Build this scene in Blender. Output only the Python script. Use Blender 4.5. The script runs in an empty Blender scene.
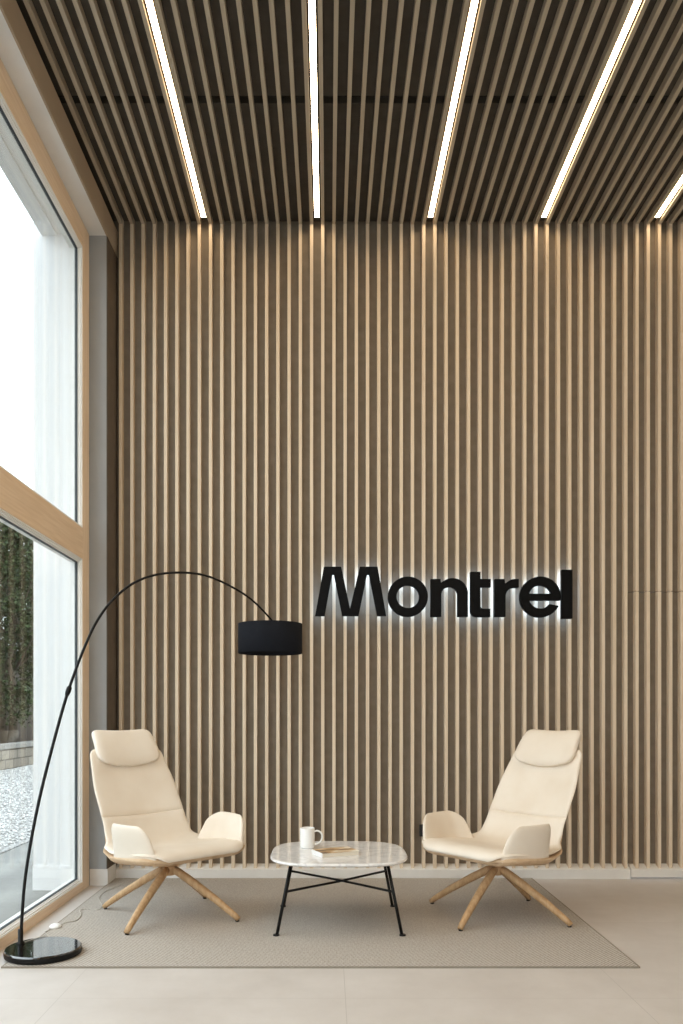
import bpy, bmesh, math, random
from math import sin, cos, pi, radians, sqrt
from mathutils import Vector, Matrix

random.seed(7)
scene = bpy.context.scene
col = scene.collection

# ---------------------------------------------------------------- camera model
F, CX, CY, CAMH = 800.0, 328.7, 711.6, 1.2
def px(x, y, Y):
    """pixel -> world point at distance Y"""
    return Vector(((x - CX) * Y / F, Y, CAMH - (y - CY) * Y / F))

# ---------------------------------------------------------------- materials
def lin(c):
    out = []
    for v in c:
        v /= 255.0
        out.append(v / 12.92 if v <= 0.04045 else ((v + 0.055) / 1.055) ** 2.4)
    return tuple(out) + (1.0,)

def new_mat(name):
    m = bpy.data.materials.new(name); m.use_nodes = True
    nt = m.node_tree
    return m, nt, nt.nodes['Principled BSDF']

def setin(node, key, val):
    if key in node.inputs: node.inputs[key].default_value = val

def noise_mat(name, c1, c2, scale=(1, 1, 1), nscale=8, detail=6, rough=0.5, bump=0.0, bscale=None, spec=0.5,
              distortion=0.0, lo=0.35, hi=0.65, coord='Object', coat=0.0):
    m, nt, b = new_mat(name)
    N, L = nt.nodes, nt.links
    tc = N.new('ShaderNodeTexCoord'); mp = N.new('ShaderNodeMapping'); mp.inputs['Scale'].default_value = scale
    L.new(tc.outputs[coord], mp.inputs['Vector'])
    n = N.new('ShaderNodeTexNoise'); n.inputs['Scale'].default_value = nscale; n.inputs['Detail'].default_value = detail
    n.inputs['Distortion'].default_value = distortion
    L.new(mp.outputs['Vector'], n.inputs['Vector'])
    r = N.new('ShaderNodeValToRGB'); r.color_ramp.elements[0].color = lin(c1); r.color_ramp.elements[1].color = lin(c2)
    r.color_ramp.elements[0].position = lo; r.color_ramp.elements[1].position = hi
    L.new(n.outputs['Fac'], r.inputs['Fac']); L.new(r.outputs['Color'], b.inputs['Base Color'])
    b.inputs['Roughness'].default_value = rough
    setin(b, 'Specular IOR Level', spec); setin(b, 'Coat Weight', coat)
    if bump:
        bp = N.new('ShaderNodeBump'); bp.inputs['Strength'].default_value = bump; bp.inputs['Distance'].default_value = 0.004
        src = n
        if bscale:
            src = N.new('ShaderNodeTexNoise'); src.inputs['Scale'].default_value = bscale; src.inputs['Detail'].default_value = 3
            L.new(tc.outputs[coord], src.inputs['Vector'])
        L.new(src.outputs['Fac'], bp.inputs['Height']); L.new(bp.outputs['Normal'], b.inputs['Normal'])
    return m

def plain_mat(name, c, rough=0.5, metal=0.0, spec=0.5):
    return noise_mat_metal(name, c, rough, metal, spec)

def noise_mat_metal(name, c, rough, metal, spec):
    c2 = tuple(min(255, v * 1.06 + 1) for v in c)
    m = noise_mat(name, c, c2, nscale=25, detail=2, rough=rough, spec=spec)
    m.node_tree.nodes['Principled BSDF'].inputs['Metallic'].default_value = metal
    return m

def emit_mat(name, c, strength):
    m = bpy.data.materials.new(name); m.use_nodes = True
    nt = m.node_tree; nt.nodes.clear()
    e = nt.nodes.new('ShaderNodeEmission'); o = nt.nodes.new('ShaderNodeOutputMaterial')
    e.inputs['Color'].default_value = c; e.inputs['Strength'].default_value = strength
    nt.links.new(e.outputs[0], o.inputs['Surface'])
    return m

SLAT_V = noise_mat('birch_slat_upright', (226, 208, 184), (216, 196, 170), scale=(30, 30, 0.6), nscale=3, rough=0.5, spec=0.3)
SLAT_H_SHADED = noise_mat('birch_slat_lying_shaded', (188, 176, 156), (178, 165, 145), scale=(30, 0.6, 30), nscale=3, rough=0.5, spec=0.3)  # same wood as the wall slats, the ceiling's weaker light painted in
BACKING = noise_mat('taupe_backing', (132, 122, 109), (124, 114, 101), nscale=14, rough=0.85, spec=0.15)
BACKING_SHADED = noise_mat('taupe_backing_shaded', (84, 79, 73), (78, 73, 67), nscale=14, rough=0.85, spec=0.15)  # wall backing darkened in colour to show the dimmer ceiling
WHITE_BASE = noise_mat('white_lacquer', (232, 229, 224), (224, 221, 216), nscale=6, rough=0.3, spec=0.5)
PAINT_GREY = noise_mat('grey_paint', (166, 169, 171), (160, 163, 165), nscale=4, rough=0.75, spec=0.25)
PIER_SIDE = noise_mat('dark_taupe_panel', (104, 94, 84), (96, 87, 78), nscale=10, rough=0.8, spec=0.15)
PAINT_WHITE = noise_mat('white_paint', (226, 224, 220), (220, 218, 214), nscale=4, rough=0.8, spec=0.25)
PAINT_TAUPE = noise_mat('taupe_paint', (176, 160, 140), (170, 154, 134), nscale=4, rough=0.7, spec=0.3)
BULK = noise_mat('pale_satin_paint', (234, 236, 237), (228, 230, 231), nscale=4, rough=0.35, spec=0.5)
FRAME_Y = noise_mat('window_oak_lying', (238, 216, 190), (226, 202, 173), scale=(26, 1.2, 26), nscale=3, rough=0.5, spec=0.35, distortion=0.4)
FRAME_Z = noise_mat('window_oak_upright', (238, 216, 190), (226, 202, 173), scale=(26, 26, 1.2), nscale=3, rough=0.5, spec=0.35, distortion=0.4)
FRAME_WHITE = noise_mat('white_window_bead', (246, 246, 244), (242, 242, 240), nscale=5, rough=0.4)
GASKET = plain_mat('dark_gasket', (52, 58, 62), 0.6)
PLASTER = noise_mat('white_render', (243, 243, 243), (239, 240, 241), scale=(8, 8, 0.7), nscale=4, rough=0.85, bump=0.15, bscale=90, spec=0.2)
BLACK_METAL = plain_mat('black_metal', (11, 11, 12), 0.45, 0.0, 0.25)
BLACK_GLOSS = plain_mat('black_gloss', (8, 9, 11), 0.05, 0.0, 0.6)
bg_ = BLACK_GLOSS.node_tree.nodes['Principled BSDF']; setin(bg_, 'Coat Weight', 1.0); setin(bg_, 'Coat IOR', 1.9); setin(bg_, 'Coat Roughness', 0.03)
BLACK_PLASTIC = plain_mat('black_plastic', (20, 20, 21), 0.5)
SHADE_FABRIC = noise_mat('black_shade_fabric', (22, 24, 30), (30, 32, 38), scale=(1, 1, 1), nscale=260, detail=2, rough=0.9, bump=0.4, spec=0.15)
SIGN_BLACK = plain_mat('satin_black_sign', (9, 9, 10), 0.6, 0.0, 0.12)
LEATHER = noise_mat('cream_leather', (233, 222, 207), (227, 214, 197), nscale=5, rough=0.52, bump=0.12, bscale=320, spec=0.35)
SHELL_TAN = noise_mat('tan_shell', (210, 182, 150), (198, 168, 134), scale=(4, 4, 4), nscale=6, rough=0.5, spec=0.35)
OAK = noise_mat('oak_leg', (200, 166, 126), (180, 144, 104), scale=(14, 14, 2.2), nscale=4, rough=0.45, distortion=0.5, spec=0.35)
CHINA = noise_mat('white_china', (240, 239, 236), (234, 233, 230), nscale=4, rough=0.2, spec=0.5)
PAPER = noise_mat('book_pages', (232, 224, 208), (214, 205, 188), scale=(1, 1, 160), nscale=6, rough=0.85, spec=0.2)
SWITCH_WHITE = plain_mat('white_plastic', (232, 232, 230), 0.35)
CORD_MAT = plain_mat('pale_cord', (188, 183, 174), 0.4)
ALU = plain_mat('light_channel', (206, 190, 168), 0.5)
GAP_SHADE = plain_mat('black_gap_shade', (10, 10, 10), 0.9, 0.0, 0.1)  # black colour stands in for the shade inside the ceiling gaps

LED = emit_mat('warm_diffuser', (1.0, 0.775, 0.51, 1), 28.5)
HALO = emit_mat('cool_backlight', (0.50, 0.71, 1.0, 1), 5.2)

# glass: clear pane with faint reflection
GLASS = bpy.data.materials.new('clear_pane'); GLASS.use_nodes = True
nt = GLASS.node_tree; nt.nodes.clear()
tr = nt.nodes.new('ShaderNodeBsdfTransparent'); gl = nt.nodes.new('ShaderNodeBsdfGlossy'); mx = nt.nodes.new('ShaderNodeMixShader')
lw = nt.nodes.new('ShaderNodeLayerWeight'); lw.inputs['Blend'].default_value = 0.5
pw = nt.nodes.new('ShaderNodeMath'); pw.operation = 'POWER'; pw.inputs[1].default_value = 5.0
fr = nt.nodes.new('ShaderNodeMath'); fr.operation = 'MULTIPLY_ADD'; fr.inputs[1].default_value = 0.7; fr.inputs[2].default_value = 0.03
nt.links.new(lw.outputs['Facing'], pw.inputs[0]); nt.links.new(pw.outputs[0], fr.inputs[0])
gl.inputs['Roughness'].default_value = 0.0; tr.inputs['Color'].default_value = (0.965, 0.985, 0.98, 1)
o = nt.nodes.new('ShaderNodeOutputMaterial')
nt.links.new(fr.outputs[0], mx.inputs[0]); nt.links.new(tr.outputs[0], mx.inputs[1]); nt.links.new(gl.outputs[0], mx.inputs[2])
nt.links.new(mx.outputs[0], o.inputs['Surface'])

# floor: pale beige large-format tiles
def floor_material():
    m, nt, b = new_mat('beige_stone_tiles'); N, L = nt.nodes, nt.links
    tc = N.new('ShaderNodeTexCoord')
    n1 = N.new('ShaderNodeTexNoise'); n1.inputs['Scale'].default_value = 2.2; n1.inputs['Detail'].default_value = 9; n1.inputs['Roughness'].default_value = 0.65
    L.new(tc.outputs['Object'], n1.inputs['Vector'])
    r = N.new('ShaderNodeValToRGB'); r.color_ramp.elements[0].color = lin((195, 188, 182)); r.color_ramp.elements[1].color = lin((210, 204, 199))
    r.color_ramp.elements[0].position = 0.3; r.color_ramp.elements[1].position = 0.7
    L.new(n1.outputs['Fac'], r.inputs['Fac'])
    br = N.new('ShaderNodeTexBrick'); br.offset = 0.0; br.inputs['Scale'].default_value = 1.0
    br.inputs['Brick Width'].default_value = 1.2; br.inputs['Row Height'].default_value = 1.2
    br.inputs['Mortar Size'].default_value = 0.0016; br.inputs['Mortar Smooth'].default_value = 0.2
    mp = N.new('ShaderNodeMapping'); mp.inputs['Location'].default_value = (1.13, 0.25, 0)
    L.new(tc.outputs['Object'], mp.inputs['Vector']); L.new(mp.outputs['Vector'], br.inputs['Vector'])
    mix = N.new('ShaderNodeMix'); mix.data_type = 'RGBA'; mix.inputs['B'].default_value = lin((184, 178, 172))
    L.new(br.outputs['Fac'], mix.inputs['Factor']); L.new(r.outputs['Color'], mix.inputs['A'])
    L.new(mix.outputs['Result'], b.inputs['Base Color'])
    b.inputs['Roughness'].default_value = 0.42; setin(b, 'Specular IOR Level', 0.4)
    return m
FLOOR = floor_material()

def rug_material():
    m, nt, b = new_mat('woven_rug'); N, L = nt.nodes, nt.links
    tc = N.new('ShaderNodeTexCoord')
    def wave(rot, sc):
        mp = N.new('ShaderNodeMapping'); mp.inputs['Rotation'].default_value = (0, 0, rot)
        L.new(tc.outputs['Object'], mp.inputs['Vector'])
        w = N.new('ShaderNodeTexWave'); w.inputs['Scale'].default_value = sc; w.inputs['Distortion'].default_value = 1.2
        w.inputs['Detail'].default_value = 2; w.inputs['Detail Scale'].default_value = 3
        L.new(mp.outputs['Vector'], w.inputs['Vector']); return w
    a = wave(radians(45), 22); c = wave(radians(-45), 22)
    mul = N.new('ShaderNodeMath'); mul.operation = 'ADD'
    L.new(a.outputs['Fac'], mul.inputs[0]); L.new(c.outputs['Fac'], mul.inputs[1])
    hf = N.new('ShaderNodeMath'); hf.operation = 'MULTIPLY'; hf.inputs[1].default_value = 0.5
    L.new(mul.outputs[0], hf.inputs[0])
    n = N.new('ShaderNodeTexNoise'); n.inputs['Scale'].default_value = 90; n.inputs['Detail'].default_value = 4
    L.new(tc.outputs['Object'], n.inputs['Vector'])
    mixf = N.new('ShaderNodeMath'); mixf.operation = 'MULTIPLY_ADD'; mixf.inputs[1].default_value = 0.5
    L.new(n.outputs['Fac'], mixf.inputs[0]); L.new(hf.outputs[0], mixf.inputs[2])
    r = N.new('ShaderNodeValToRGB'); r.color_ramp.elements[0].color = lin((130, 122, 113)); r.color_ramp.elements[1].color = lin((202, 195, 186))
    r.color_ramp.elements[0].position = 0.35; r.color_ramp.elements[1].position = 1.05
    L.new(mixf.outputs[0], r.inputs['Fac']); L.new(r.outputs['Color'], b.inputs['Base Color'])
    bp = N.new('ShaderNodeBump'); bp.inputs['Strength'].default_value = 0.5; bp.inputs['Distance'].default_value = 0.004
    L.new(mixf.outputs[0], bp.inputs['Height']); L.new(bp.outputs['Normal'], b.inputs['Normal'])
    b.inputs['Roughness'].default_value = 0.95; setin(b, 'Specular IOR Level', 0.1)
    return m
RUG = rug_material()

def marble_material():
    m, nt, b = new_mat('white_marble'); N, L = nt.nodes, nt.links
    tc = N.new('ShaderNodeTexCoord')
    n = N.new('ShaderNodeTexNoise'); n.inputs['Scale'].default_value = 5; n.inputs['Detail'].default_value = 9; n.inputs['Distortion'].default_value = 1.6
    L.new(tc.outputs['Object'], n.inputs['Vector'])
    r = N.new('ShaderNodeValToRGB'); e = r.color_ramp.elements
    e[0].position = 0.40; e[0].color = lin((232, 230, 228)); e[1].position = 0.62; e[1].color = lin((228, 226, 224))
    x = e.new(0.5); x.color = lin((212, 210, 210)); x = e.new(0.46); x.color = lin((229, 227, 225)); x = e.new(0.55); x.color = lin((226, 224, 222))
    L.new(n.outputs['Fac'], r.inputs['Fac']); L.new(r.outputs['Color'], b.inputs['Base Color'])
    b.inputs['Roughness'].default_value = 0.10
    return m
MARBLE = marble_material()

def cover_material():
    m, nt, b = new_mat('book_cover_picture'); N, L = nt.nodes, nt.links
    tc = N.new('ShaderNodeTexCoord'); mp = N.new('ShaderNodeMapping'); mp.inputs['Scale'].default_value = (9, 16, 9); mp.inputs['Rotation'].default_value = (0, 0, 0.5)
    L.new(tc.outputs['Object'], mp.inputs['Vector'])
    n = N.new('ShaderNodeTexNoise'); n.inputs['Scale'].default_value = 1.0; n.inputs['Detail'].default_value = 4
    L.new(mp.outputs['Vector'], n.inputs['Vector'])
    r = N.new('ShaderNodeValToRGB'); e = r.color_ramp.elements
    e[0].position = 0.36; e[0].color = lin((96, 74, 52)); e[1].position = 0.66; e[1].color = lin((240, 232, 216))
    x = e.new(0.47); x.color = lin((170, 134, 90)); x = e.new(0.56); x.color = lin((206, 176, 134))
    L.new(n.outputs['Fac'], r.inputs['Fac']); L.new(r.outputs['Color'], b.inputs['Base Color'])
    b.inputs['Roughness'].default_value = 0.35
    return m
COVER = cover_material()

def block_wall_material():
    m, nt, b = new_mat('garden_block_wall'); N, L = nt.nodes, nt.links
    tc = N.new('ShaderNodeTexCoord'); sp = N.new('ShaderNodeSeparateXYZ'); cb = N.new('ShaderNodeCombineXYZ')
    L.new(tc.outputs['Object'], sp.inputs[0]); L.new(sp.outputs['Y'], cb.inputs['X']); L.new(sp.outputs['Z'], cb.inputs['Y'])
    br = N.new('ShaderNodeTexBrick'); br.inputs['Scale'].default_value = 1
    br.inputs['Brick Width'].default_value = 0.42; br.inputs['Row Height'].default_value = 0.2; br.inputs['Mortar Size'].default_value = 0.014
    br.inputs['Color1'].default_value = lin((140, 133, 120)); br.inputs['Color2'].default_value = lin((120, 113, 102)); br.inputs['Mortar'].default_value = lin((76, 71, 63))
    L.new(cb.outputs[0], br.inputs['Vector']); L.new(br.outputs['Color'], b.inputs['Base Color'])
    b.inputs['Roughness'].default_value = 0.9
    return m
BLOCKS = block_wall_material()
CAPSTONE = noise_mat('cap_stone', (134, 132, 127), (118, 116, 111), nscale=10, rough=0.9)
PAVING = noise_mat('grey_paving', (112, 113, 111), (150, 151, 148), scale=(1, 0.5, 1), nscale=2.5, detail=8, rough=0.55, spec=0.4)
SOIL = noise_mat('garden_soil', (88, 82, 70), (120, 112, 98), nscale=6, rough=0.95)
GRAVEL_BED = noise_mat('gravel_bed', (90, 90, 89), (196, 196, 194), nscale=40, detail=3, rough=0.9, bump=1.0)
PEBBLE = noise_mat('white_pebble', (140, 140, 138), (226, 226, 224), nscale=20, rough=0.8)
FENCE = noise_mat('dark_fence_boards', (42, 36, 30), (66, 57, 48), scale=(10, 10, 0.8), nscale=4, rough=0.85)
BARK = noise_mat('tree_bark', (48, 42, 34), (78, 68, 56), scale=(12, 12, 2), nscale=4, rough=0.95, bump=0.6)

def leaf_material(name, c1, c2):
    m, nt, b = new_mat(name); N, L = nt.nodes, nt.links
    g = N.new('ShaderNodeNewGeometry')
    r = N.new('ShaderNodeValToRGB'); r.color_ramp.elements[0].color = lin(c1); r.color_ramp.elements[1].color = lin(c2)
    L.new(g.outputs['Random Per Island'], r.inputs['Fac']); L.new(r.outputs['Color'], b.inputs['Base Color'])
    b.inputs['Roughness'].default_value = 0.5; setin(b, 'Specular IOR Level', 0.2)
    return m
LEAF = leaf_material('dark_green_leaf', (22, 32, 18), (64, 82, 46))

# ---------------------------------------------------------------- mesh helpers
def link(name, bm, mat, parent=None, smooth=False, recalc=True):
    if recalc: bmesh.ops.recalc_face_normals(bm, faces=bm.faces[:])
    me = bpy.data.meshes.new(name); bm.to_mesh(me); bm.free()
    mats = mat if isinstance(mat, (list, tuple)) else [mat]
    for m in mats: me.materials.append(m)
    if smooth:
        for p in me.polygons: p.use_smooth = True
    ob = bpy.data.objects.new(name, me); col.objects.link(ob)
    if parent is not None: ob.parent = parent
    return ob

def tag(o, label=None, cat=None, group=None, kind=None):
    if label: o['label'] = label
    if cat: o['category'] = cat
    if group: o['group'] = group
    if kind: o['kind'] = kind
    return o

def thing(name, label, cat, loc=(0, 0, 0), rz=0.0, group=None):
    o = bpy.data.objects.new(name, None); col.objects.link(o); o.empty_display_size = 0.1
    o.location = loc; o.rotation_euler = (0, 0, rz)
    return tag(o, label, cat, group)

def box(bm, x0, x1, y0, y1, z0, z1, mi=0):
    v = [bm.verts.new(p) for p in ((x0,y0,z0),(x1,y0,z0),(x1,y1,z0),(x0,y1,z0),(x0,y0,z1),(x1,y0,z1),(x1,y1,z1),(x0,y1,z1))]
    for f in ((3,2,1,0),(4,5,6,7),(0,1,5,4),(1,2,6,5),(2,3,7,6),(3,0,4,7)):
        fc = bm.faces.new([v[i] for i in f]); fc.material_index = mi

def boxes(*bs):
    bm = bmesh.new()
    for b in bs: box(bm, *b)
    return bm

def bevel_all(bm, w, seg=2):
    bmesh.ops.bevel(bm, geom=bm.edges[:], offset=w, segments=seg, affect='EDGES', profile=0.5)
    return bm

def prism_x(bm, prof, x0, x1):
    """profile of (y,z) extruded along x"""
    a = [bm.verts.new((x0, y, z)) for y, z in prof]; b = [bm.verts.new((x1, y, z)) for y, z in prof]
    n = len(prof)
    bm.faces.new(a); bm.faces.new(b[::-1])
    for i in range(n): bm.faces.new((a[i], b[i], b[(i+1) % n], a[(i+1) % n]))

def tube(bm, pts, rad, seg=14, squash=1.0):
    pts = [Vector(p) for p in pts]; n = len(pts)
    if not isinstance(rad, (list, tuple)): rad = [rad] * n
    rings = []; up = None
    for i, p in enumerate(pts):
        t = (pts[min(i+1, n-1)] - pts[max(i-1, 0)]).normalized()
        if up is None:
            up = Vector((0, 0, 1)) if abs(t.z) < 0.9 else Vector((1, 0, 0))
        s = t.cross(up).normalized(); up = s.cross(t).normalized()
        rings.append([bm.verts.new(p + rad[i] * (cos(a) * s + squash * sin(a) * up)) for a in (2*pi*k/seg for k in range(seg))])
    for i in range(n-1):
        for k in range(seg):
            bm.faces.new((rings[i][k], rings[i][(k+1) % seg], rings[i+1][(k+1) % seg], rings[i+1][k]))
    bm.faces.new(rings[0][::-1]); bm.faces.new(rings[-1])

def lathe(bm, prof, seg=48, c=(0, 0, 0), closed=True):
    """profile (r,z) bottom-to-top revolved about z at c; first/last radius may be 0"""
    rings = []
    for r, z in prof:
        if r < 1e-6: rings.append([bm.verts.new((c[0], c[1], c[2] + z))])
        else: rings.append([bm.verts.new((c[0] + r*cos(2*pi*k/seg), c[1] + r*sin(2*pi*k/seg), c[2] + z)) for k in range(seg)])
    for a, b in zip(rings, rings[1:]):
        for k in range(seg):
            k2 = (k+1) % seg
            if len(a) == 1 and len(b) == 1: continue
            if len(a) == 1: bm.faces.new((a[0], b[k2], b[k]))
            elif len(b) == 1: bm.faces.new((a[k], a[k2], b[0]))
            else: bm.faces.new((a[k], a[k2], b[k2], b[k]))

def catmull(P, n):
    """resample points (any dimension tuples) into a smooth chain"""
    P = [tuple(p) for p in P]; out = []
    for i in range(len(P)-1):
        p0 = P[max(i-1, 0)]; p1 = P[i]; p2 = P[i+1]; p3 = P[min(i+2, len(P)-1)]
        for k in range(n):
            t = k / n
            out.append(tuple(0.5*((2*b) + (-a+c)*t + (2*a-5*b+4*c-d)*t*t + (-a+3*b-3*c+d)*t**3) for a, b, c, d in zip(p0, p1, p2, p3)))
    out.append(P[-1]); return out

# ================================================================ SETTING
WX = -1.65            # interior face of window frame
PIER_X = -1.537       # side of pier / bulkhead face
YS, DEP = 5.75, 0.048 # slat front plane, slat depth
YB = YS + DEP
ZC = 4.705            # underside of ceiling slats
ZB = ZC + DEP
SW = 0.0232           # slat width
XR, YF = 4.6, -3.0    # right wall, front wall (behind camera)
def slat_x(i): return (120.6 + 11.23*i - CX) * YS / F
NSL = 76
DOOR_X = (630.3 - CX) * YS / F
DOOR_X1 = DOOR_X + 0.92
DOOR_Z = 2.065
B_Z0, B_Z1 = 0.066, 0.099

def structure(o, **k): return tag(o, kind='structure', **k)

# floor
structure(link('floor', boxes((-1.72, XR+0.1, YF-0.1, 5.95, -0.1, 0.0)), FLOOR))

# back wall: backing, slats; concealed door cut out
wb = structure(link('wall_back', boxes((-1.75, DOOR_X-0.003, YB, YB+0.12, 0, 4.95), (DOOR_X1+0.003, XR+0.1, YB, YB+0.12, 0, 4.95),
                                       (DOOR_X-0.003, DOOR_X1+0.003, YB, YB+0.12, DOOR_Z+0.003, 4.95)), BACKING))
def zlow(y): return B_Z0 + (y - (YS-0.015)) / (DEP+0.015) * (B_Z1-B_Z0)
def upright(bm, x, z0, z1, foot=False):
    if not foot: box(bm, x-SW/2, x+SW/2, YS, YB, z0, z1); return
    prism_x(bm, [(YS, zlow(YS)), (YB, zlow(YB)), (YB, z1), (YS, z1)], x-SW/2, x+SW/2)
bm = bmesh.new(); bd = bmesh.new()
for i in range(NSL):
    x = slat_x(i)
    if x > XR - 0.03: break
    if DOOR_X < x < DOOR_X1:
        upright(bm, x, DOOR_Z+0.003, ZB); upright(bd, x, 0, DOOR_Z-0.002, True)
    else: upright(bm, x, 0, ZB, True)
link('slat_cladding', bm, SLAT_V, wb)
dr = structure(link('door_1', boxes((DOOR_X, DOOR_X1, YB, YB+0.045, 0.012, DOOR_Z-0.002)), BACKING))
link('slat_cladding', bd, SLAT_V, dr)
def base_prof(z0): return [(YS-0.015, z0), (YB, z0), (YB, B_Z1), (YS-0.015, B_Z0)]
bm = bmesh.new(); prism_x(bm, base_prof(0.012), DOOR_X+0.002, DOOR_X1-0.002); link('kickboard', bm, WHITE_BASE, dr)
bm = bmesh.new(); prism_x(bm, base_prof(0.0), PIER_X-0.01, DOOR_X-0.004); prism_x(bm, base_prof(0.0), DOOR_X1+0.004, XR)
structure(link('baseboard_back', bm, WHITE_BASE))

# ceiling: backing in two panels with a dark joint, slats
JY = 4.645
ce = structure(link('ceiling', boxes((-1.75, XR+0.1, JY+0.028, YB, ZB, ZB+0.04), (-1.75, XR+0.1, YF-0.1, JY-0.028, ZB, ZB+0.04)), BACKING_SHADED))
link('joint_cover', boxes((-1.75, XR+0.1, JY-0.1, JY+0.1, ZB+0.05, ZB+0.09)), GAP_SHADE, ce)
bm = bmesh.new()
for i in range(NSL):
    x = slat_x(i)
    if x > XR - 0.03: break
    box(bm, x-SW/2, x+SW/2, YF, YS-0.001, ZC, ZB)
link('slat_cladding', bm, SLAT_H_SHADED, ce)

# pier in the corner, with its base
PY = 5.53
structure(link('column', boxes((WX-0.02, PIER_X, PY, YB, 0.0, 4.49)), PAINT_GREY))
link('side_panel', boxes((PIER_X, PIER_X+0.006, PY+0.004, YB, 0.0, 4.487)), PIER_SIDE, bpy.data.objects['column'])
structure(link('baseboard_left', boxes((WX+0.002, PIER_X+0.012, PY-0.012, YS-0.016, 0.0, 0.112)), WHITE_BASE))
# bulkhead above the window
bk = structure(link('trim_1', boxes((-1.75, PIER_X, YF, YB, 4.49, 4.60)), BULK))
link('fascia', boxes((PIER_X, PIER_X+0.012, YF, YB, 4.487, 4.668)), PAINT_TAUPE, bk)
link('upper_fill', boxes((-1.75, PIER_X-0.06, YF, YB, 4.60, 4.9)), GAP_SHADE, bk)

# outer wall, reveal and soffit outside the window
XO = -2.0
RY = 5.42
ow = structure(link('wall_left', boxes((XO, -1.74, RY, 7.4, -0.05, 5.6), (XO+0.055, -1.74, YF-0.2, RY, 4.44, 5.6), (-1.74, WX-0.02, 5.512, 5.95, -0.1, 5.0),
                                       (-1.74, WX-0.02, YF-0.1, RY+0.1, 4.49, 5.0)), PLASTER))
link('plinth', boxes((XO-0.004, -1.741, RY-0.006, RY, -0.05, 0.155)), PLASTER, ow)
link('soffit_strip', boxes((XO+0.055, XO+0.16, YF-0.2, RY, 4.425, 4.44)), PLASTER, ow)

# windows
FW = 0.135
def window(name, y0, y1):
    root = structure(link(name, boxes((-1.735, WX, y0, y0+FW, 0.0, 4.485), (-1.735, WX, y1-FW, y1, 0.0, 4.485)), FRAME_Z))
    link('head_rail', boxes((-1.735, WX, y0+FW, y1-FW, 4.325, 4.485)), FRAME_Y, root)
    link('transom', boxes((-1.735, WX, y0+FW, y1-FW, 2.226, 2.43)), FRAME_Y, root)
    link('sill_rail', boxes((-1.735, WX, y0+FW, y1-FW, 0.0, 0.055)), FRAME_Y, root)
    for z0, z1 in ((0.055, 2.226), (2.43, 4.325)):
        a, b = y0+FW, y1-FW
        def ring(x0, x1, o, w):
            return boxes((x0, x1, a+o, a+o+w, z0+o, z1-o), (x0, x1, b-o-w, b-o, z0+o, z1-o), (x0, x1, a+o+w, b-o-w, z0+o, z0+o+w), (x0, x1, a+o+w, b-o-w, z1-o-w, z1-o))
        sash = link('sash', ring(-1.733, WX-0.004, 0.0, 0.009), FRAME_WHITE, root)
        link('inner_bead', ring(-1.733, WX-0.013, 0.009, 0.009), FRAME_WHITE, sash)
        link('glazing_bead', ring(-1.733, WX-0.024, 0.018, 0.006), FRAME_WHITE, sash)
        link('gasket', ring(-1.698, -1.680, 0.024, 0.0035), GASKET, sash)
        link('pane', boxes((-1.692, -1.686, a+0.026, b-0.026, z0+0.026, z1-0.026)), GLASS, sash)
    return root
window('window_1', 1.9, 5.51)
window('window_2', -1.75, 1.86)
structure(link('wall_side_left', boxes((-1.74, WX, YF, -1.76, 0, 4.49)), PAINT_WHITE))
# right wall and front wall; its unseen window is added, sized for fill daylight
structure(link('wall_right', boxes((XR, XR+0.12, YF-0.1, 5.95, 0, 4.95)), PAINT_WHITE))
structure(link('wall_front', boxes((-1.75, -1.2, YF-0.12, YF, 0, 4.95), (1.3, XR+0.1, YF-0.12, YF, 0, 4.95), (-1.2, 1.3, YF-0.12, YF, 4.3, 4.95)), PAINT_WHITE))
w3 = structure(link('fill_window', boxes((-1.2, -1.1, YF-0.1, YF-0.01, 0, 4.3), (1.2, 1.3, YF-0.1, YF-0.01, 0, 4.3)), FRAME_Z))
link('rail', boxes((-1.1, 1.2, YF-0.09, YF-0.02, 0, 0.08), (-1.1, 1.2, YF-0.09, YF-0.02, 4.2, 4.3), (-1.1, 1.2, YF-0.09, YF-0.02, 2.25, 2.4)), FRAME_Y, w3)
link('pane', boxes((-1.1, 1.2, YF-0.06, YF-0.054, 0.08, 4.2)), GLASS, w3)

# ================================================================ CEILING LIGHTS
ordinal = ['first', 'second', 'third', 'fourth', 'fifth']
for k in range(5):
    xc = (slat_x(7+10*k) + slat_x(8+10*k)) / 2
    t = thing('linear_light', f'warm white linear light recessed between ceiling slats, {ordinal[k]} strip from the window', 'ceiling light',
              (xc, 1.6, ZC), 0, 'linear lights in the slatted ceiling')
    hw, L0, L1 = 0.0175, YF+0.3-1.6, 5.697-1.6
    link('light_channel', boxes((-hw, hw, L0, L1, 0.026, DEP-0.0005)), ALU, t)
    bm = boxes((-hw+0.001, hw-0.001, L0+0.002, L1-0.002, 0.014, 0.026)); bm.normal_update()
    for f in bm.faces: f.material_index = 0 if f.normal.z < -0.5 else 1
    link('diffuser', bm, [LED, ALU], t)

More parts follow.
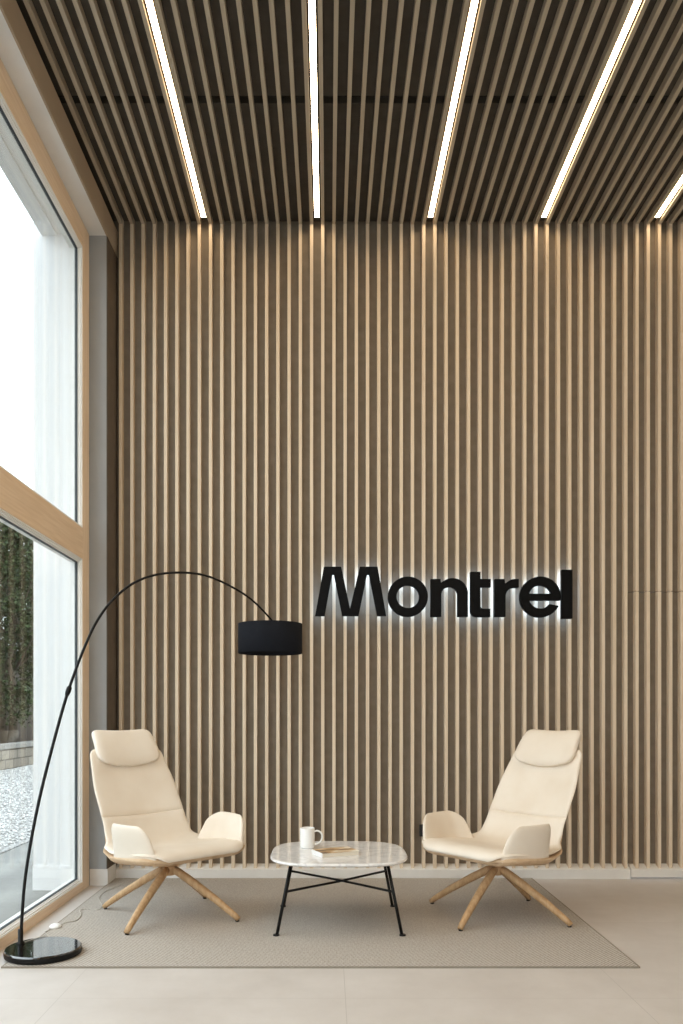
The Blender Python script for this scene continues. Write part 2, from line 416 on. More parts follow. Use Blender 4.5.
# ================================================================ SIGN
def arc(cx, cy, r, a0, a1, n=24):
    return [(cx + r*cos(radians(a0 + (a1-a0)*k/n)), cy - r*sin(radians(a0 + (a1-a0)*k/n))) for k in range(n+1)]
LETTERS = []
LETTERS.append([[(315.1,615.7),(323.9,566.6),(341.2,566.6),(350.0,608.6),(359.8,566.6),(377.6,566.6),(386.2,615.7),(377.4,615.7),(369.0,574.2),(367.2,574.2),(358.6,615.7),(342.2,615.7),(333.9,574.2),(332.1,574.2),(324.6,615.7)]])
LETTERS.append([arc(408,596.5,20.0,0,360,64)[:-1], arc(408,596.5,11.4,0,360,48)[:-1]])
LETTERS.append([[(430.9,616.6),(430.9,578.9),(440.6,578.9),(441.0,582.6)] + arc(452.6,593.4,15.4,118,0,20) + [(468.0,616.6),(457.8,616.6)] + arc(449.6,594.8,8.2,0,180,20) + [(441.4,616.6)]])
LETTERS.append([[(470.7,611.0),(470.7,571.7),(480.6,571.7),(480.6,578.9),(490.8,578.9),(490.8,587.0),(480.6,587.0),(480.6,606.6)] + arc(483.2,606.0,2.6,180,270,6) + [(490.4,608.6),(490.4,616.8)] + arc(476.7,610.8,6.0,270,180,8)])
LETTERS.append([[(494.9,616.6),(494.9,578.9),(504.6,578.9),(505.2,583.4)] + arc(514.6,588.8,9.9,135,90,8) + [(518.9,578.9),(518.9,587.4)] + arc(514.8,596.6,9.2,90,180,10) + [(505.6,616.6)]])
ecx, ecy = 540.6, 596.8
def circ(r, a): return (ecx + r*cos(radians(a)), ecy - r*sin(radians(a)))
a_in0 = math.degrees(math.asin((ecy-593.6)/11.7)); a_out = math.degrees(math.asin((600.2-ecy)/20.4)); a_in1 = math.degrees(math.asin((600.2-ecy)/11.7))
LETTERS.append([arc(ecx,ecy,20.4,-a_out,334,56) + arc(ecx,ecy,11.7,322,180+a_in1,24) + [circ(20.4,-a_out)],
                arc(ecx,ecy,11.7,a_in0,180-a_in0,24)])
LETTERS.append([[(562.0,618.4),(562.0,569.6),(572.6,569.6),(572.6,618.4)]])
YL, TH = 5.672, 0.042
SX0, SZ0 = (444 - CX)*YL/F, CAMH - (596-CY)*YL/F
sign = thing('wall_sign', 'black raised lettering reading Montrel on the slatted wall, with white halo backlight', 'sign', (SX0, YS, SZ0))
def letter_mesh(loops, y0, y1, offset=0.0):
    cu = bpy.data.curves.new('outline', 'CURVE'); cu.dimensions = '2D'; cu.fill_mode = 'BOTH'
    cu.extrude = (y1-y0)/2; cu.offset = offset
    for lp in loops:
        s = cu.splines.new('POLY'); s.points.add(len(lp)-1); s.use_cyclic_u = True
        for p, (x, y) in zip(s.points, lp):
            p.co = ((x-CX)*YL/F - SX0, CAMH-(y-CY)*YL/F - SZ0, 0, 1)
    ob = bpy.data.objects.new('outline', cu); col.objects.link(ob)
    dg = bpy.context.evaluated_depsgraph_get(); me = bpy.data.meshes.new_from_object(ob.evaluated_get(dg))
    bpy.data.objects.remove(ob); bpy.data.curves.remove(cu)
    me.transform(Matrix.Translation((0, (y0+y1)/2 - YS, 0)) @ Matrix.Rotation(pi/2, 4, 'X'))
    bm = bmesh.new(); bm.from_mesh(me); bpy.data.meshes.remove(me)
    bmesh.ops.remove_doubles(bm, verts=bm.verts[:], dist=1e-5)
    return bm
for loops in LETTERS:
    L = link('letter', letter_mesh(loops, YL, YL+TH), SIGN_BLACK, sign)
    bm = letter_mesh(loops, YL+TH, YL+TH+0.003); bm.normal_update()
    for f in bm.faces: f.material_index = 0 if f.normal.y > 0.5 and f.calc_center_median().y > (YL+TH+0.002-YS) else 1
    link('backlight', bm, [HALO, SIGN_BLACK], L, recalc=False)
    xs = [p[0] for p in loops[0]]; ys = [p[1] for p in loops[0]]
    lo, hi = (min(xs)-CX)*YL/F, (max(xs)-CX)*YL/F
    pins = [x for x in (slat_x(i) for i in range(NSL)) if lo+0.008 < x < hi-0.008]
    def inside(x, z):
        X, Yp = x*F/YL + CX, CY - (z-CAMH)*F/YL; c = False
        for lp in loops:
            for (x1, y1), (x2, y2) in zip(lp, lp[1:]+lp[:1]):
                if (y1 > Yp) != (y2 > Yp) and X < (x2-x1)*(Yp-y1)/(y2-y1)+x1: c = not c
        return c
    for x in pins:
        for py in (min(ys)+4, (min(ys)+max(ys))/2, max(ys)-4):
            z = CAMH-(py-CY)*YL/F
            if inside(x-0.006, z) and inside(x+0.006, z):
                bm = bmesh.new(); tube(bm, [(x-SX0, YL+TH-YS, z-SZ0), (x-SX0, 0.0, z-SZ0)], 0.004, 8)
                link('mounting_pin', bm, ALU, L)

# ================================================================ RUG
RZ = 0.008
bm = boxes((-1.5229, 1.4479, 3.7461, 5.728, 0.0, RZ))
rg = link('rug', bm, RUG)
RB = noise_mat('rug_binding', (150, 142, 131), (138, 130, 119), nscale=200, rough=0.95, spec=0.1)
link('edge_binding', boxes((-1.531, 1.456, 3.738, 3.746, 0.0, RZ), (-1.531, -1.523, 3.746, 5.728, 0, RZ), (1.448, 1.456, 3.746, 5.728, 0, RZ)), RB, rg)
tag(rg, 'large flat woven beige rug on the pale tiled floor under the chairs', 'rug')

# ================================================================ LOUNGE CHAIRS
PROF = catmull([(.318,.374),(.299,.400),(.24,.411),(.10,.394),(-.05,.374),(-.15,.371),(-.222,.392),(-.275,.455),(-.322,.545),(-.412,.702),(-.505,.868),(-.550,.945)], 10)
ARC = [0.0]
for a, b in zip(PROF, PROF[1:]): ARC.append(ARC[-1] + math.dist(a, b))
def prof_at(s):
    s = max(0.0, min(ARC[-1], s))
    for i in range(len(ARC)-1):
        if s <= ARC[i+1]:
            t = (s-ARC[i]) / max(1e-9, ARC[i+1]-ARC[i]); return tuple(p+(q-p)*t for p, q in zip(PROF[i], PROF[i+1]))
    return PROF[-1]
def interp(tab, x):
    if x <= tab[0][0]: return tab[0][1]
    for (a, va), (b, vb) in zip(tab, tab[1:]):
        if x <= b:
            t = (x-a)/(b-a); t = t*t*(3-2*t); return va+(vb-va)*t
    return tab[-1][1]
TOT = ARC[-1]
S_CREASE = next(ARC[i] for i in range(len(PROF)) if PROF[i][1] >= 0.552 and PROF[i][0] < -0.2)
WID = [(0.0, .345), (.10, .360), (.35, .372), (.50, .340), (.62, .296), (.72, .288), (.90, .287), (TOT, .254)]
def half_width(s, R0, R1):
    w = interp(WID, s)
    for d, R in ((s, R0), (TOT-s, R1)):
        if d < R: w -= R - sqrt(max(0.0, R*R-(R-d)**2))
    return w
def chair_pt(u, s, grow=0.0):
    f, z = prof_at(s)
    (f1, z1), (f0, z0) = prof_at(min(TOT, s+.004)), prof_at(max(0, s-.004))
    l = math.hypot(f1-f0, z1-z0); n = (-(z0-z1)/l*-1, (f0-f1)/l) if False else ((z1-z0)/l, -(f1-f0)/l)
    # n points up on the seat, forward on the back
    W = half_width(s, .15, .06) + (grow if s < .5 or grow < 0 else grow + (-.018-grow)*min(1, (s-.5)/.2))
    lift = 0.03 * abs(u)**2.5 * min(1, max(0, (s-.12)/.4))
    return Vector((u*W, -(f + n[0]*lift), z + n[1]*lift)), Vector((0, -n[0], n[1]))
def samples(s0, s1, n):
    return [s0 + (s1-s0)*(0.5-0.5*cos(pi*k/n)) for k in range(n+1)]
def u_samples(n=28):
    return [-cos(pi*k/n) for k in range(n+1)]
def puffy(s0, s1, T, base, e0=True, e1=True, nv=40, grow=0.0, power=10, ends=0.035, under=0.0):
    """closed cushion between surface+base and surface+base+T, edges rounded"""
    bm = bmesh.new(); us = u_samples(); ss = samples(s0, s1, nv); top, bot = [], []
    for s in ss:
        e = 1.0
        for d in (s-s0, s1-s):
            if d < ends: e *= sqrt(max(0.0, 1-(1-d/ends)**2))
        tr, brw = [], []
        for u in us:
            k = sqrt(max(0.0, 1-abs(u)**power)) * e
            p, n = chair_pt(u, s, grow)
            tr.append(bm.verts.new(p + n*(base + T*(0.35+0.65*k)))); brw.append(bm.verts.new(p + n*(base + T*0.35*(1-k) - under*k*max(0.0, min(1.0, (.62-s)/.25)))))
        top.append(tr); bot.append(brw)
    for i in range(len(ss)-1):
        for j in range(len(us)-1):
            bm.faces.new((top[i][j], top[i][j+1], top[i+1][j+1], top[i+1][j])); bm.faces.new((bot[i][j], bot[i+1][j], bot[i+1][j+1], bot[i][j+1]))
    for i in range(len(ss)-1):
        for j in (0, -1): bm.faces.new((top[i][j], top[i+1][j], bot[i+1][j], bot[i][j]))
    for j in range(len(us)-1):
        for i in (0, -1): bm.faces.new((top[i][j], top[i][j+1], bot[i][j+1], bot[i][j]))
    return bm

def armrest_mesh(sd):
    """padded side panel, flared outwards; sd = +1 / -1"""
    bm = bmesh.new(); H, T = 0.205, 0.052; np_, nq = 22, 18; outer, inner = [], []
    for q in range(nq+1):
        h = 0.5-0.5*cos(pi*q/nq)
        fr, ff = -0.125 + 0.055*h**0.8, 0.292 - 0.045*h**1.5
        d = (1-h)*H; R = 0.070
        if d < R: c = R - sqrt(max(0, R*R-(R-d)**2)); fr += c*1.15; ff -= c*0.75
        ro, ri = [], []
        for p in range(np_+1):
            g = 0.5-0.5*cos(pi*p/np_); f = fr + (ff-fr)*g
            u = 2*g-1
            k = sqrt(max(0.0, 1-abs(u)**4.5)) * (sqrt(max(0.0, 1-h**5)))
            xb = 0.330 - 0.50*max(0, f-0.04)**1.7 - 2.0*max(0, -f)**1.5 + 0.036*h**1.15
            th = T*(1.0+0.25*(1-h)**3)
            z = 0.384 + (H-0.012)*h
            ro.append(bm.verts.new((sd*(xb + th*(0.12+0.5*k)), -f, z))); ri.append(bm.verts.new((sd*(xb + th*(0.12-0.5*k)), -f, z)))
        outer.append(ro); inner.append(ri)
    for q in range(nq):
        for p in range(np_):
            bm.faces.new((outer[q][p], outer[q][p+1], outer[q+1][p+1], outer[q+1][p])); bm.faces.new((inner[q][p], inner[q+1][p], inner[q+1][p+1], inner[q][p+1]))
    for q in range(nq):
        for p in (0, -1): bm.faces.new((outer[q][p], outer[q+1][p], inner[q+1][p], inner[q][p]))
    for p in range(np_):
        for q in (0, -1): bm.faces.new((outer[q][p], outer[q][p+1], inner[q][p+1], inner[q][p]))
    bmesh.ops.remove_doubles(bm, verts=bm.verts[:], dist=1e-4)
    return bm

def headrest_mesh():
    bm = bmesh.new(); us = u_samples(26); nv = 26
    path = catmull([(-.448,.868),(-.480,.925),(-.518,.985),(-.566,1.044),(-.588,1.066)], 8)
    arc_ = [0.0]
    for a, b in zip(path, path[1:]): arc_.append(arc_[-1]+math.dist(a, b))
    tot = arc_[-1]; A, B = [], []
    def at(s):
        for i in range(len(arc_)-1):
            if s <= arc_[i+1]+1e-9:
                t = (s-arc_[i])/(arc_[i+1]-arc_[i]); return [p+(q-p)*t for p, q in zip(path[i], path[i+1])]
        return list(path[-1])
    for k in range(nv+1):
        s = tot*(0.5-0.5*cos(pi*k/nv)); d = s/tot
        W = 0.228 - 0.024*d
        for dd, R in ((s, .085), (tot-s, .045)):
            if dd < R: W -= R - sqrt(max(0, R*R-(R-dd)**2))
        e = sqrt(max(0.0, 1-abs(2*d-1)**5)); ra, rb = [], []
        p0, p1 = at(max(0, s-.004)), at(min(tot, s+.004)); l = math.dist(p0, p1); n = ((p1[1]-p0[1])/l, -(p1[0]-p0[0])/l)
        for u in us:
            f, z = at(s); kk = sqrt(max(0.0, 1-abs(u)**7))*e; bow = 0.014*abs(u)**2
            z2 = z - 0.016*(1-u*u)*(1-d)
            ra.append(bm.verts.new((u*W, -(f + n[0]*(bow + 0.031*kk + .004)), z2 + n[1]*(bow+0.031*kk))))
            rb.append(bm.verts.new((u*W, -(f + n[0]*(bow - 0.024*kk - .004)), z2 + n[1]*(bow-0.024*kk))))
        A.append(ra); B.append(rb)
    m = len(us)
    for i in range(nv):
        for j in range(m-1):
            bm.faces.new((A[i][j], A[i][j+1], A[i+1][j+1], A[i+1][j])); bm.faces.new((B[i][j], B[i+1][j], B[i+1][j+1], B[i][j+1]))
        for j in (0, -1): bm.faces.new((A[i][j], A[i+1][j], B[i+1][j], B[i][j]))
    for j in range(m-1):
        for i in (0, -1): bm.faces.new((A[i][j], A[i][j+1], B[i][j+1], B[i][j]))
    return bm

def make_chair(label, loc, rz, leg_angle):
    t = thing('lounge_chair', label, 'chair', loc, rz, 'cream lounge chairs beside the coffee table')
    link('shell', puffy(0, TOT, 0.012, -0.014, nv=60, grow=0.005, ends=0.02, under=0.040), SHELL_TAN, t, True)
    link('seat', puffy(0.004, S_CREASE, 0.030, 0.0, nv=50, grow=-0.002), LEATHER, t, True)
    link('backrest', puffy(S_CREASE-0.006, TOT-0.004, 0.030, 0.0, nv=40, grow=-0.002), LEATHER, t, True)
    link('headrest', headrest_mesh(), LEATHER, t, True)
    for sd in (-1, 1): link('armrest', armrest_mesh(sd), LEATHER, t, True)
    bm = bmesh.new(); lathe(bm, [(0, .236), (.032, .236), (.038, .242), (.038, .288), (.08, .300), (.12, .318), (.12, .350), (0, .350)], 32, (0, 0.02, 0))
    link('swivel_hub', bm, OAK, t)
    for k in range(4):
        a = leg_angle - rz + k*pi/2
        d = Vector((cos(a), sin(a), 0)); c = Vector((0, 0.02, 0))
        pts = [c + d*r + Vector((0, 0, z)) for r, z in ((.012, .276), (.06, .256), (.16, .200), (.30, .115), (.42, .034), (.447, .0125))]
        bm = bmesh.new(); tube(bm, pts, [.021, .0235, .0235, .021, .0175, .015], 16)
        for v in bm.verts:
            if v.co.z < 0.004: v.co.z = 0.004
        lg = link('leg', bm, OAK, t, True)
        bm = bmesh.new(); q = c + d*.438; lathe(bm, [(0, 0), (.011, 0), (.012, .006), (0, .006)], 16, (q.x, q.y, 0)); link('glide', bm, BLACK_PLASTIC, lg)
    return t
make_chair('cream lounge chair with headrest and crossed oak legs, between the arc lamp and coffee table', (-.920, 4.675, RZ), radians(45), radians(71))
make_chair('cream lounge chair with headrest and crossed oak legs, in front of the black wall socket', (.972, 4.685, RZ), radians(-52), radians(52))

# ================================================================ COFFEE TABLE
tc_ = Vector((.057, 4.575, RZ))
tb = thing('coffee_table', 'low coffee table with rounded white marble top on thin black metal legs', 'coffee table', tc_)
bm = bmesh.new()
def sq(r, ang, n=3.4):
    c, s = cos(ang), sin(ang); return (r*0.385*(abs(c)**(2/n))*(1 if c >= 0 else -1), r*0.378*(abs(s)**(2/n))*(1 if s >= 0 else -1))
TT = 0.392; rows = []
for r, z in ((.0, TT-.021), (.955, TT-.021), (.985, TT-.017), (1.0, TT-.010), (.992, TT-.003), (.975, TT), (.0, TT)):
    if r == 0: rows.append([bm.verts.new((0, 0, z))])
    else:
        ring = []
        for k in range(96):
            a = 2*pi*k/96; x, y = sq(r, a); ring.append(bm.verts.new((x, y, z)))
        rows.append(ring)
for a, b in zip(rows, rows[1:]):
    for k in range(96):
        k2 = (k+1) % 96
        if len(a) == 1: bm.faces.new((a[0], b[k2], b[k]))
        elif len(b) == 1: bm.faces.new((a[k], a[k2], b[0]))
        else: bm.faces.new((a[k], a[k2], b[k2], b[k]))
link('marble_top', bm, MARBLE, tb)
LT = {}
for sx in (-1, 1):
    for sy in (-1, 1):
        foot = Vector((sx*.332, sy*.318, .006)); topp = Vector((sx*.262, sy*.258, TT-.026))
        bm = bmesh.new(); tube(bm, [foot, foot.lerp(topp, .5), topp], .0088, 12)
        lg = link('leg', bm, BLACK_METAL, tb, True)
        bm = bmesh.new(); lathe(bm, [(0, 0), (.017, 0), (.018, .003), (.016, .008), (0, .008)], 20, (foot.x+sx*.004, foot.y, 0)); link('foot', bm, BLACK_METAL, lg)
        LT[sx, sy] = (foot, topp)
for sx in (-1, 1):
    a = LT[sx, -1]; b = LT[-sx, 1]; k = (.225-.006)/(TT-.032)
    bm = bmesh.new(); p, q = a[0].lerp(a[1], k), b[0].lerp(b[1], k); mid = (p+q)/2 + Vector((0, 0, 0.004*sx))
    tube(bm, [p, p.lerp(mid, .5), mid, mid.lerp(q, .5), q], .0066, 10); link('cross_brace', bm, BLACK_METAL, tb, True)
for sx in (-1, 1):
    for sy in (-1, 1):
        bm = bmesh.new(); t_ = LT[sx, sy][1]; box(bm, min(t_.x, t_.x-sx*.11)-.004, max(t_.x, t_.x-sx*.11)+.004, t_.y-.012, t_.y+.012, TT-.028, TT-.021)
        box(bm, t_.x-.012, t_.x+.012, min(t_.y, t_.y-sy*.11), max(t_.y, t_.y-sy*.11), TT-.0275, TT-.0212)
        link('mounting_plate', bm, BLACK_METAL, tb)

# mug
TZ = RZ + TT
mg = thing('mug', 'tall white china mug with handle standing on the marble table', 'mug', ((307.3-CX)*4.70/F, 4.70, TZ))
bm = bmesh.new(); R, H = .0435, .118
lathe(bm, [(0, 0), (R-.006, 0), (R-.001, .004), (R, .010), (R, H-.003), (R-.0015, H), (R-.0035, H-.002), (R-.005, H-.01), (R-.006, .012), (R-.012, .007), (0, .007)], 40)
for v in bm.verts:
    rr = math.hypot(v.co.x, v.co.y)
    if rr > R-.002 and .008 < v.co.z < H-.004:
        pass
link('mug_body', bm, CHINA, mg, True)
bm = bmesh.new(); hp = catmull([(R-.003, 0, .096), (R+.018, -.002, .100), (R+.038, -.004, .088), (R+.043, -.004, .062), (R+.034, -.003, .038), (R+.014, -.002, .024), (R-.003, 0, .022)], 6)
tube(bm, hp, .0052, 12); link('handle', bm, CHINA, mg, True)

# book
bk_ = thing('book', 'book with brown and cream picture cover lying on the marble table beside the mug', 'book', ((335.5-CX)*4.47/F, 4.48, TZ), radians(24))
bw, bdp, bt = .225, .150, .026
link('page_block', bevel_all(boxes((-bw/2+.004, bw/2-.004, -bdp/2+.004, bdp/2-.002, .002, bt-.002)), .0006, 1), PAPER, bk_)
link('front_cover', bevel_all(boxes((-bw/2, bw/2, -bdp/2, bdp/2, bt-.002, bt)), .0007, 1), COVER, bk_)
link('back_cover', bevel_all(boxes((-bw/2, bw/2, -bdp/2, bdp/2, 0, .002)), .0007, 1), CHINA, bk_)
link('spine', bevel_all(boxes((-bw/2-.0015, -bw/2+.001, -bdp/2, bdp/2, 0, bt)), .0006, 1), CHINA, bk_)

# ================================================================ ARC FLOOR LAMP
LBX, LBY = -1.404, 3.935
lamp = thing('floor_lamp', 'black arc floor lamp with drum shade on a round glossy base beside the window', 'floor lamp', (LBX, LBY, RZ))
O = Vector((LBX, LBY, RZ))
bm = bmesh.new(); lathe(bm, [(0, 0), (.174, 0), (.181, .004), (.1825, .012), (.1825, .029), (.180, .034), (.176, .036), (0, .036)], 72)
bm.normal_update()
for f in bm.faces: f.material_index = 0 if f.calc_center_median().z > .030 else 1
link('base', bm, [BLACK_GLOSS, BLACK_METAL], lamp)
P0 = Vector((-1.535, 3.985)); P1 = Vector(((272-CX)*5.0/F, 5.0))
def plane_pt(x, y):
    dX, dY = P1-P0; k = (x-CX)/F
    s = (k*P0.y - P0.x)/(dX - k*dY); X, Y = P0.x+s*dX, P0.y+s*dY
    return Vector((X, Y, CAMH-(y-CY)*Y/F)) - O
raw = [(20.2,941),(25.0,880),(36.6,812),(51.6,750),(68.6,690),(87.6,640),(101,614.7),(117,595.7),(134.7,582.5),(155,575),(177,572.6),(200,574.3),(220,581),(243.4,593.7),(258,605.5),(272,620.3)]
pts = [plane_pt(*p) for p in raw]; pts[0] = Vector((P0.x, P0.y, RZ+.034)) - O
n_low = 4
low = catmull(pts[:n_low+1], 6); full = catmull(pts, 6); up_ = full[n_low*6:]; low = full[:n_low*6+1]
bm = bmesh.new(); tube(bm, low, .0079, 14); lathe(bm, [(0, 0), (.020, 0), (.020, .008), (.0125, .014), (.0125, .075), (0, .075)], 24, tuple(pts[0]-Vector((0, 0, .001))))
pl = link('pole', bm, BLACK_METAL, lamp, True)
bm = bmesh.new(); c0 = Vector(full[n_low*6]); dv = (Vector(full[n_low*6+1])-c0).normalized()
tube(bm, [c0-dv*.03, c0-dv*.012, c0+dv*.012, c0+dv*.02], [.0105, .0135, .0135, .0095], 16); link('collar', bm, BLACK_METAL, pl, True)
bm = bmesh.new(); tube(bm, up_, [.0074 + (.0058-.0074)*k/(len(up_)-1) for k in range(len(up_))], 12); link('arc_arm', bm, BLACK_METAL, lamp, True)
# shade
sc = Vector(((270.2-CX)*5.0/F, 5.0, 0)) - Vector((O.x, O.y, 0)); SR = .2000
zt, zb_ = CAMH-(624.0-CY)*5.0/F - RZ, CAMH-(653.4-CY)*5.0/F - RZ
bm = bmesh.new(); lathe(bm, [(SR, zb_), (SR, zt), (SR-.002, zt+.001), (SR-.004, zt), (SR-.004, zb_), (SR-.002, zb_-.001), (SR, zb_)], 64, (sc.x, sc.y, 0))
bmesh.ops.remove_doubles(bm, verts=bm.verts[:], dist=1e-5)
sh = link('lamp_shade', bm, SHADE_FABRIC, lamp, True)
bm = bmesh.new()
for k in range(3):
    a = 2*pi*k/3+.4; tube(bm, [(sc.x, sc.y, zt-.012), (sc.x+(SR-.003)*cos(a), sc.y+(SR-.003)*sin(a), zt-.006)], .0025, 8)
link('spider', bm, BLACK_METAL, sh)
bm = bmesh.new(); e = Vector(full[-1])
tube(bm, [e, (sc.x, sc.y, zt-.02), (sc.x, sc.y, zt-.085)], [.0065, .012, .018], 16); link('lamp_holder', bm, BLACK_METAL, lamp, True)
bm = bmesh.new(); lathe(bm, [(0, -.062), (.022, -.056), (.03, -.035), (.026, -.014), (.014, .0), (.013, .012), (0, .012)], 24, (sc.x, sc.y, zt-.09)); link('bulb', bm, CHINA, lamp, True)
# cord and foot switch lying on rug / floor
def gp(x, y, z=RZ+.0035):
    Y = (CAMH-z)*F/(y-CY); return Vector(((x-CX)*Y/F, Y, z)) - O
bm = bmesh.new()
c1 = [Vector((-1.535-LBX, 3.985-LBY, .037)), Vector((-.105, .10, .0385)), Vector((-.06, .165, .039)), Vector((-.03, .205, .02)), gp(45, 932.5), gp(52, 929)]
tube(bm, catmull([tuple(p) for p in c1], 5), .0020, 8)
c2 = [gp(59, 925.5), gp(67, 922), gp(76, 920.5), gp(81, 915), gp(80, 910), (gp(89, 909)), gp(98, 909.5), gp(102, 905.5), gp(99, 899), gp(103, 893), gp(112, 888.5), gp(122, 884.5)]
tube(bm, catmull([tuple(p) for p in c2], 5), .0020, 8)
link('cord', bm, CORD_MAT, lamp, True)
bm = bmesh.new(); q = gp(55.5, 927.5, RZ); lathe(bm, [(0, 0), (.033, 0), (.034, .006), (.030, .014), (.018, .020), (0, .022)], 28, (q.x, q.y, 0)); link('foot_switch', bm, SWITCH_WHITE, lamp, True)

# ================================================================ WALL SOCKET
so = thing('wall_socket', 'small black power socket on the slatted wall just above the baseboard', 'socket', ((425.2-CX)*YS/F, YS, .348))
bm = bevel_all(boxes((-.043, .043, -.022, .0, -.043, .043)), .003, 2); link('socket_plate', bm, BLACK_PLASTIC, so)
bm = bmesh.new()
def ring_y(bm, r0, r1, y0, y1, seg=28):
    V = [[bm.verts.new((r*cos(2*pi*k/seg), y, r*sin(2*pi*k/seg))) for k in range(seg)] for r, y in ((r0, y0), (r1, y0), (r1, y1), (r0, y1))]
    for a in range(4):
        for k in range(seg): bm.faces.new((V[a][k], V[a][(k+1) % seg], V[(a+1) % 4][(k+1) % seg], V[(a+1) % 4][k]))
ring_y(bm, .019, .024, -.026, -.021); link('socket_rim', bm, BLACK_GLOSS, so)

# ================================================================ OUTDOORS
structure(link('ground_paving', boxes((-2.78, -1.72, -8, 30, -0.2, -0.01), (-30, 12, -20, -8, -.2, -.011), (-1.72, 12, -8, -3.1, -.2, -.011)), PAVING))
structure(link('ground_soil', boxes((-40, -2.78, -8, 60, -0.25, -0.04)), SOIL))
bm = boxes((-6.695, -2.785, -8, 40, -0.04, 0.0))
bed_n = 24000
base_dirs = [Vector(v).normalized() for v in ((1,0,0),(-1,0,0),(0,1,0),(0,-1,0),(0,0,1),(0,0,-1))]
tris = ((0,2,4),(2,1,4),(1,3,4),(3,0,4),(2,0,5),(1,2,5),(3,1,5),(0,3,5))
for k in range(bed_n):
    x = random.uniform(-6.63, -2.84); y = random.uniform(5.5, 20); r = random.uniform(.010, .024)
    rot = Matrix.Rotation(random.uniform(0, 6.28), 3, 'Z') @ Matrix.Rotation(random.uniform(-.6, .6), 3, 'X')
    vs = [bm.verts.new(Vector((x, y, r*.35)) + rot @ Vector((d.x*r*random.uniform(.8, 1.2), d.y*r*random.uniform(.7, 1.1), d.z*r*.65))) for d in base_dirs]
    for t_ in tris: f = bm.faces.new([vs[i] for i in t_]); f.material_index = 1
tag(link('gravel', bm, [GRAVEL_BED, PEBBLE], recalc=False), 'bed of white gravel stones outside the window', 'gravel', kind='stuff')
gw = link('garden_wall', boxes((-6.95, -6.7, -6, 40, -.04, .42)), BLOCKS)
tag(gw, 'low pale concrete block retaining wall beyond the white gravel bed', 'garden wall')
link('capstone', bevel_all(boxes((-6.98, -6.66, -6, 40, .42, .52)), .01, 2), CAPSTONE, gw)
fe = thing('board_fence', 'tall dark wooden fence of upright boards behind the trees outside', 'fence', (-11.3, 17, -.04))
bm = bmesh.new(); y = -19.0
while y < 23:
    w = random.uniform(.13, .16); box(bm, -.012+random.uniform(-.006, .006), .012, y, y+w-.012, 0, 3.3+random.uniform(-.03, .03)); y += w
link('board_panel', bm, FENCE, fe)
link('rail', boxes((-.06, -.012, -19, 23, .5, .6), (-.06, -.012, -19, 23, 2.7, 2.8)), FENCE, fe)

def crown_mesh(seed, h0, h1, rad, n):
    rnd = random.Random(seed); bm = bmesh.new()
    clumps = []
    for k in range(64):
        z = h0 + (h1-h0)*rnd.random()**0.75; tt = (z-h0)/(h1-h0)
        R = rad*(0.55+0.45*sin(pi*min(1, tt*.8+.15)))*(1-.45*tt)
        a = rnd.uniform(0, 2*pi); r = R*sqrt(rnd.random()); clumps.append((Vector((r*cos(a), r*sin(a), z)), rnd.uniform(.22, .45)))
    for k in range(n):
        c, s = rnd.choice(clumps)
        p = c + Vector((rnd.gauss(0, 1), rnd.gauss(0, 1), rnd.gauss(0, .8)))*s*.55
        d = Vector((rnd.gauss(0, 1), rnd.gauss(0, 1), rnd.gauss(-.2, .6))).normalized(); u = d.cross(Vector((rnd.gauss(0, 1), rnd.gauss(0, 1), rnd.gauss(0, 1)))).normalized()
        n_ = d.cross(u); l, w = rnd.uniform(.07, .13), rnd.uniform(.025, .042)
        a = bm.verts.new(p); b = bm.verts.new(p+d*l*.5+u*w+n_*w*.3); e = bm.verts.new(p+d*l); f = bm.verts.new(p+d*l*.5-u*w+n_*w*.3)
        bm.faces.new((a, b, e)); bm.faces.new((a, e, f))
    me = bpy.data.meshes.new('foliage'); bm.to_mesh(me); bm.free(); me.materials.append(LEAF); return me
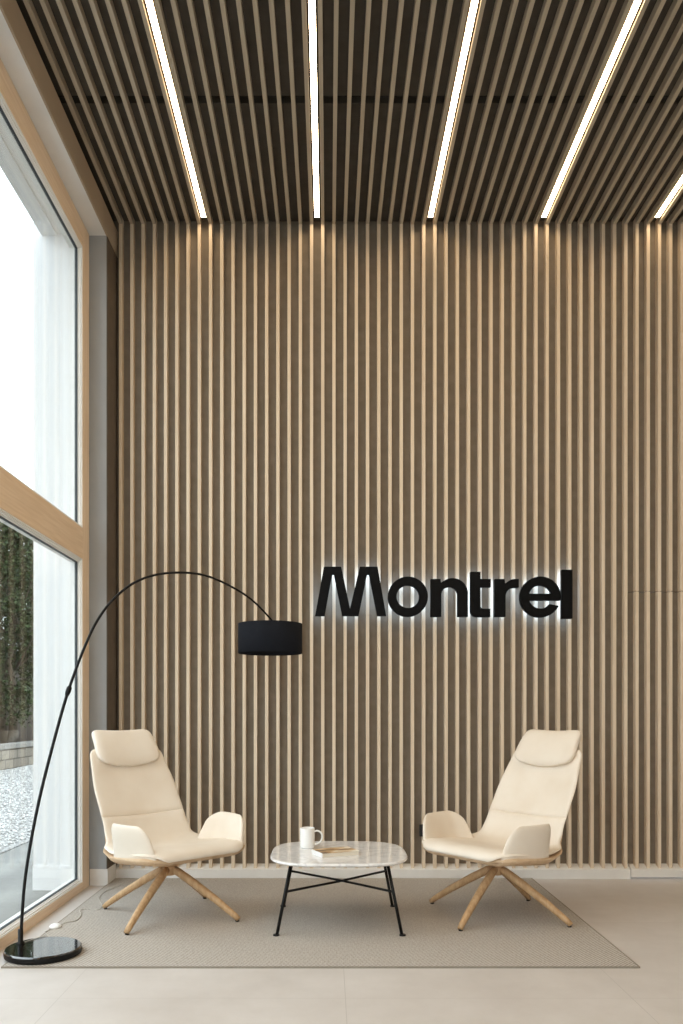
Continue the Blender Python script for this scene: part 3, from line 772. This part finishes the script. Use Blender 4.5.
def trunk_mesh(seed, h):
    rnd = random.Random(seed); bm = bmesh.new()
    pts = [(rnd.uniform(-.05, .05)*k, rnd.uniform(-.05, .05)*k, h*k/6) for k in range(7)]
    tube(bm, pts, [.13, .11, .10, .085, .07, .05, .02], 10)
    for k in range(9):
        z = h*rnd.uniform(.35, .9); a = rnd.uniform(0, 6.28); l = rnd.uniform(.5, 1.0); i = int(z/h*6); b = pts[i]
        tube(bm, [(b[0], b[1], z), (b[0]+cos(a)*l*.5, b[1]+sin(a)*l*.5, z+l*.35), (b[0]+cos(a)*l, b[1]+sin(a)*l, z+l*.8)], [.035, .022, .008], 7)
    me = bpy.data.meshes.new('trunk'); bm.to_mesh(me); bm.free(); me.materials.append(BARK)
    for p in me.polygons: p.use_smooth = True
    return me
crowns = [crown_mesh(s, 1.2, 6.1, 0.85, 11000) for s in (3, 8, 15)]; trunks = [trunk_mesh(s, 4.9) for s in (2, 5, 9)]
for k in range(12):
    y = 10.0 + k*1.5 + random.uniform(-.1, .1); x = (-7.6, -9.5)[k % 2] + random.uniform(-.1, .1)
    tr_ = thing('garden_tree', 'dark leafy tree growing behind the low garden wall outside the window', 'tree', (x, y, -.04), random.uniform(0, 6.28), 'trees beyond the gravel bed')
    s = random.uniform(.92, 1.06); tr_.scale = (s, s, s)
    for nm, mesh in (('foliage', crowns[k % 3]), ('trunk', trunks[(k+1) % 3])):
        o_ = bpy.data.objects.new(nm, mesh); col.objects.link(o_); o_.parent = tr_

# ================================================================ LIGHT AND CAMERA
w = bpy.data.worlds.new('overcast_sky'); scene.world = w; w.use_nodes = True
bg = w.node_tree.nodes['Background']; bg.inputs['Color'].default_value = (0.87, 0.94, 1.0, 1); bg.inputs['Strength'].default_value = 3.6

cam = bpy.data.cameras.new('camera'); co = bpy.data.objects.new('camera', cam); col.objects.link(co)
co.location = (0, 0, CAMH); co.rotation_euler = (pi/2, 0, 0)
cam.sensor_fit = 'AUTO'; cam.sensor_width = 36.0; cam.lens = F/1024*36.0
cam.shift_x = (341.5-CX)/1024; cam.shift_y = (CY-512)/1024
cam.clip_start = 0.05; cam.clip_end = 300
scene.camera = co

scene.view_settings.view_transform = 'Standard'; scene.view_settings.look = 'None'
scene.view_settings.gamma = 1.0; scene.view_settings.use_curve_mapping = False
scene.view_settings.exposure = 0.06
cy = scene.cycles
cy.max_bounces = 10; cy.diffuse_bounces = 6; cy.glossy_bounces = 4; cy.transparent_max_bounces = 24; cy.use_denoising = True
cy.caustics_reflective = False; cy.caustics_refractive = False; cy.sample_clamp_indirect = 8.0
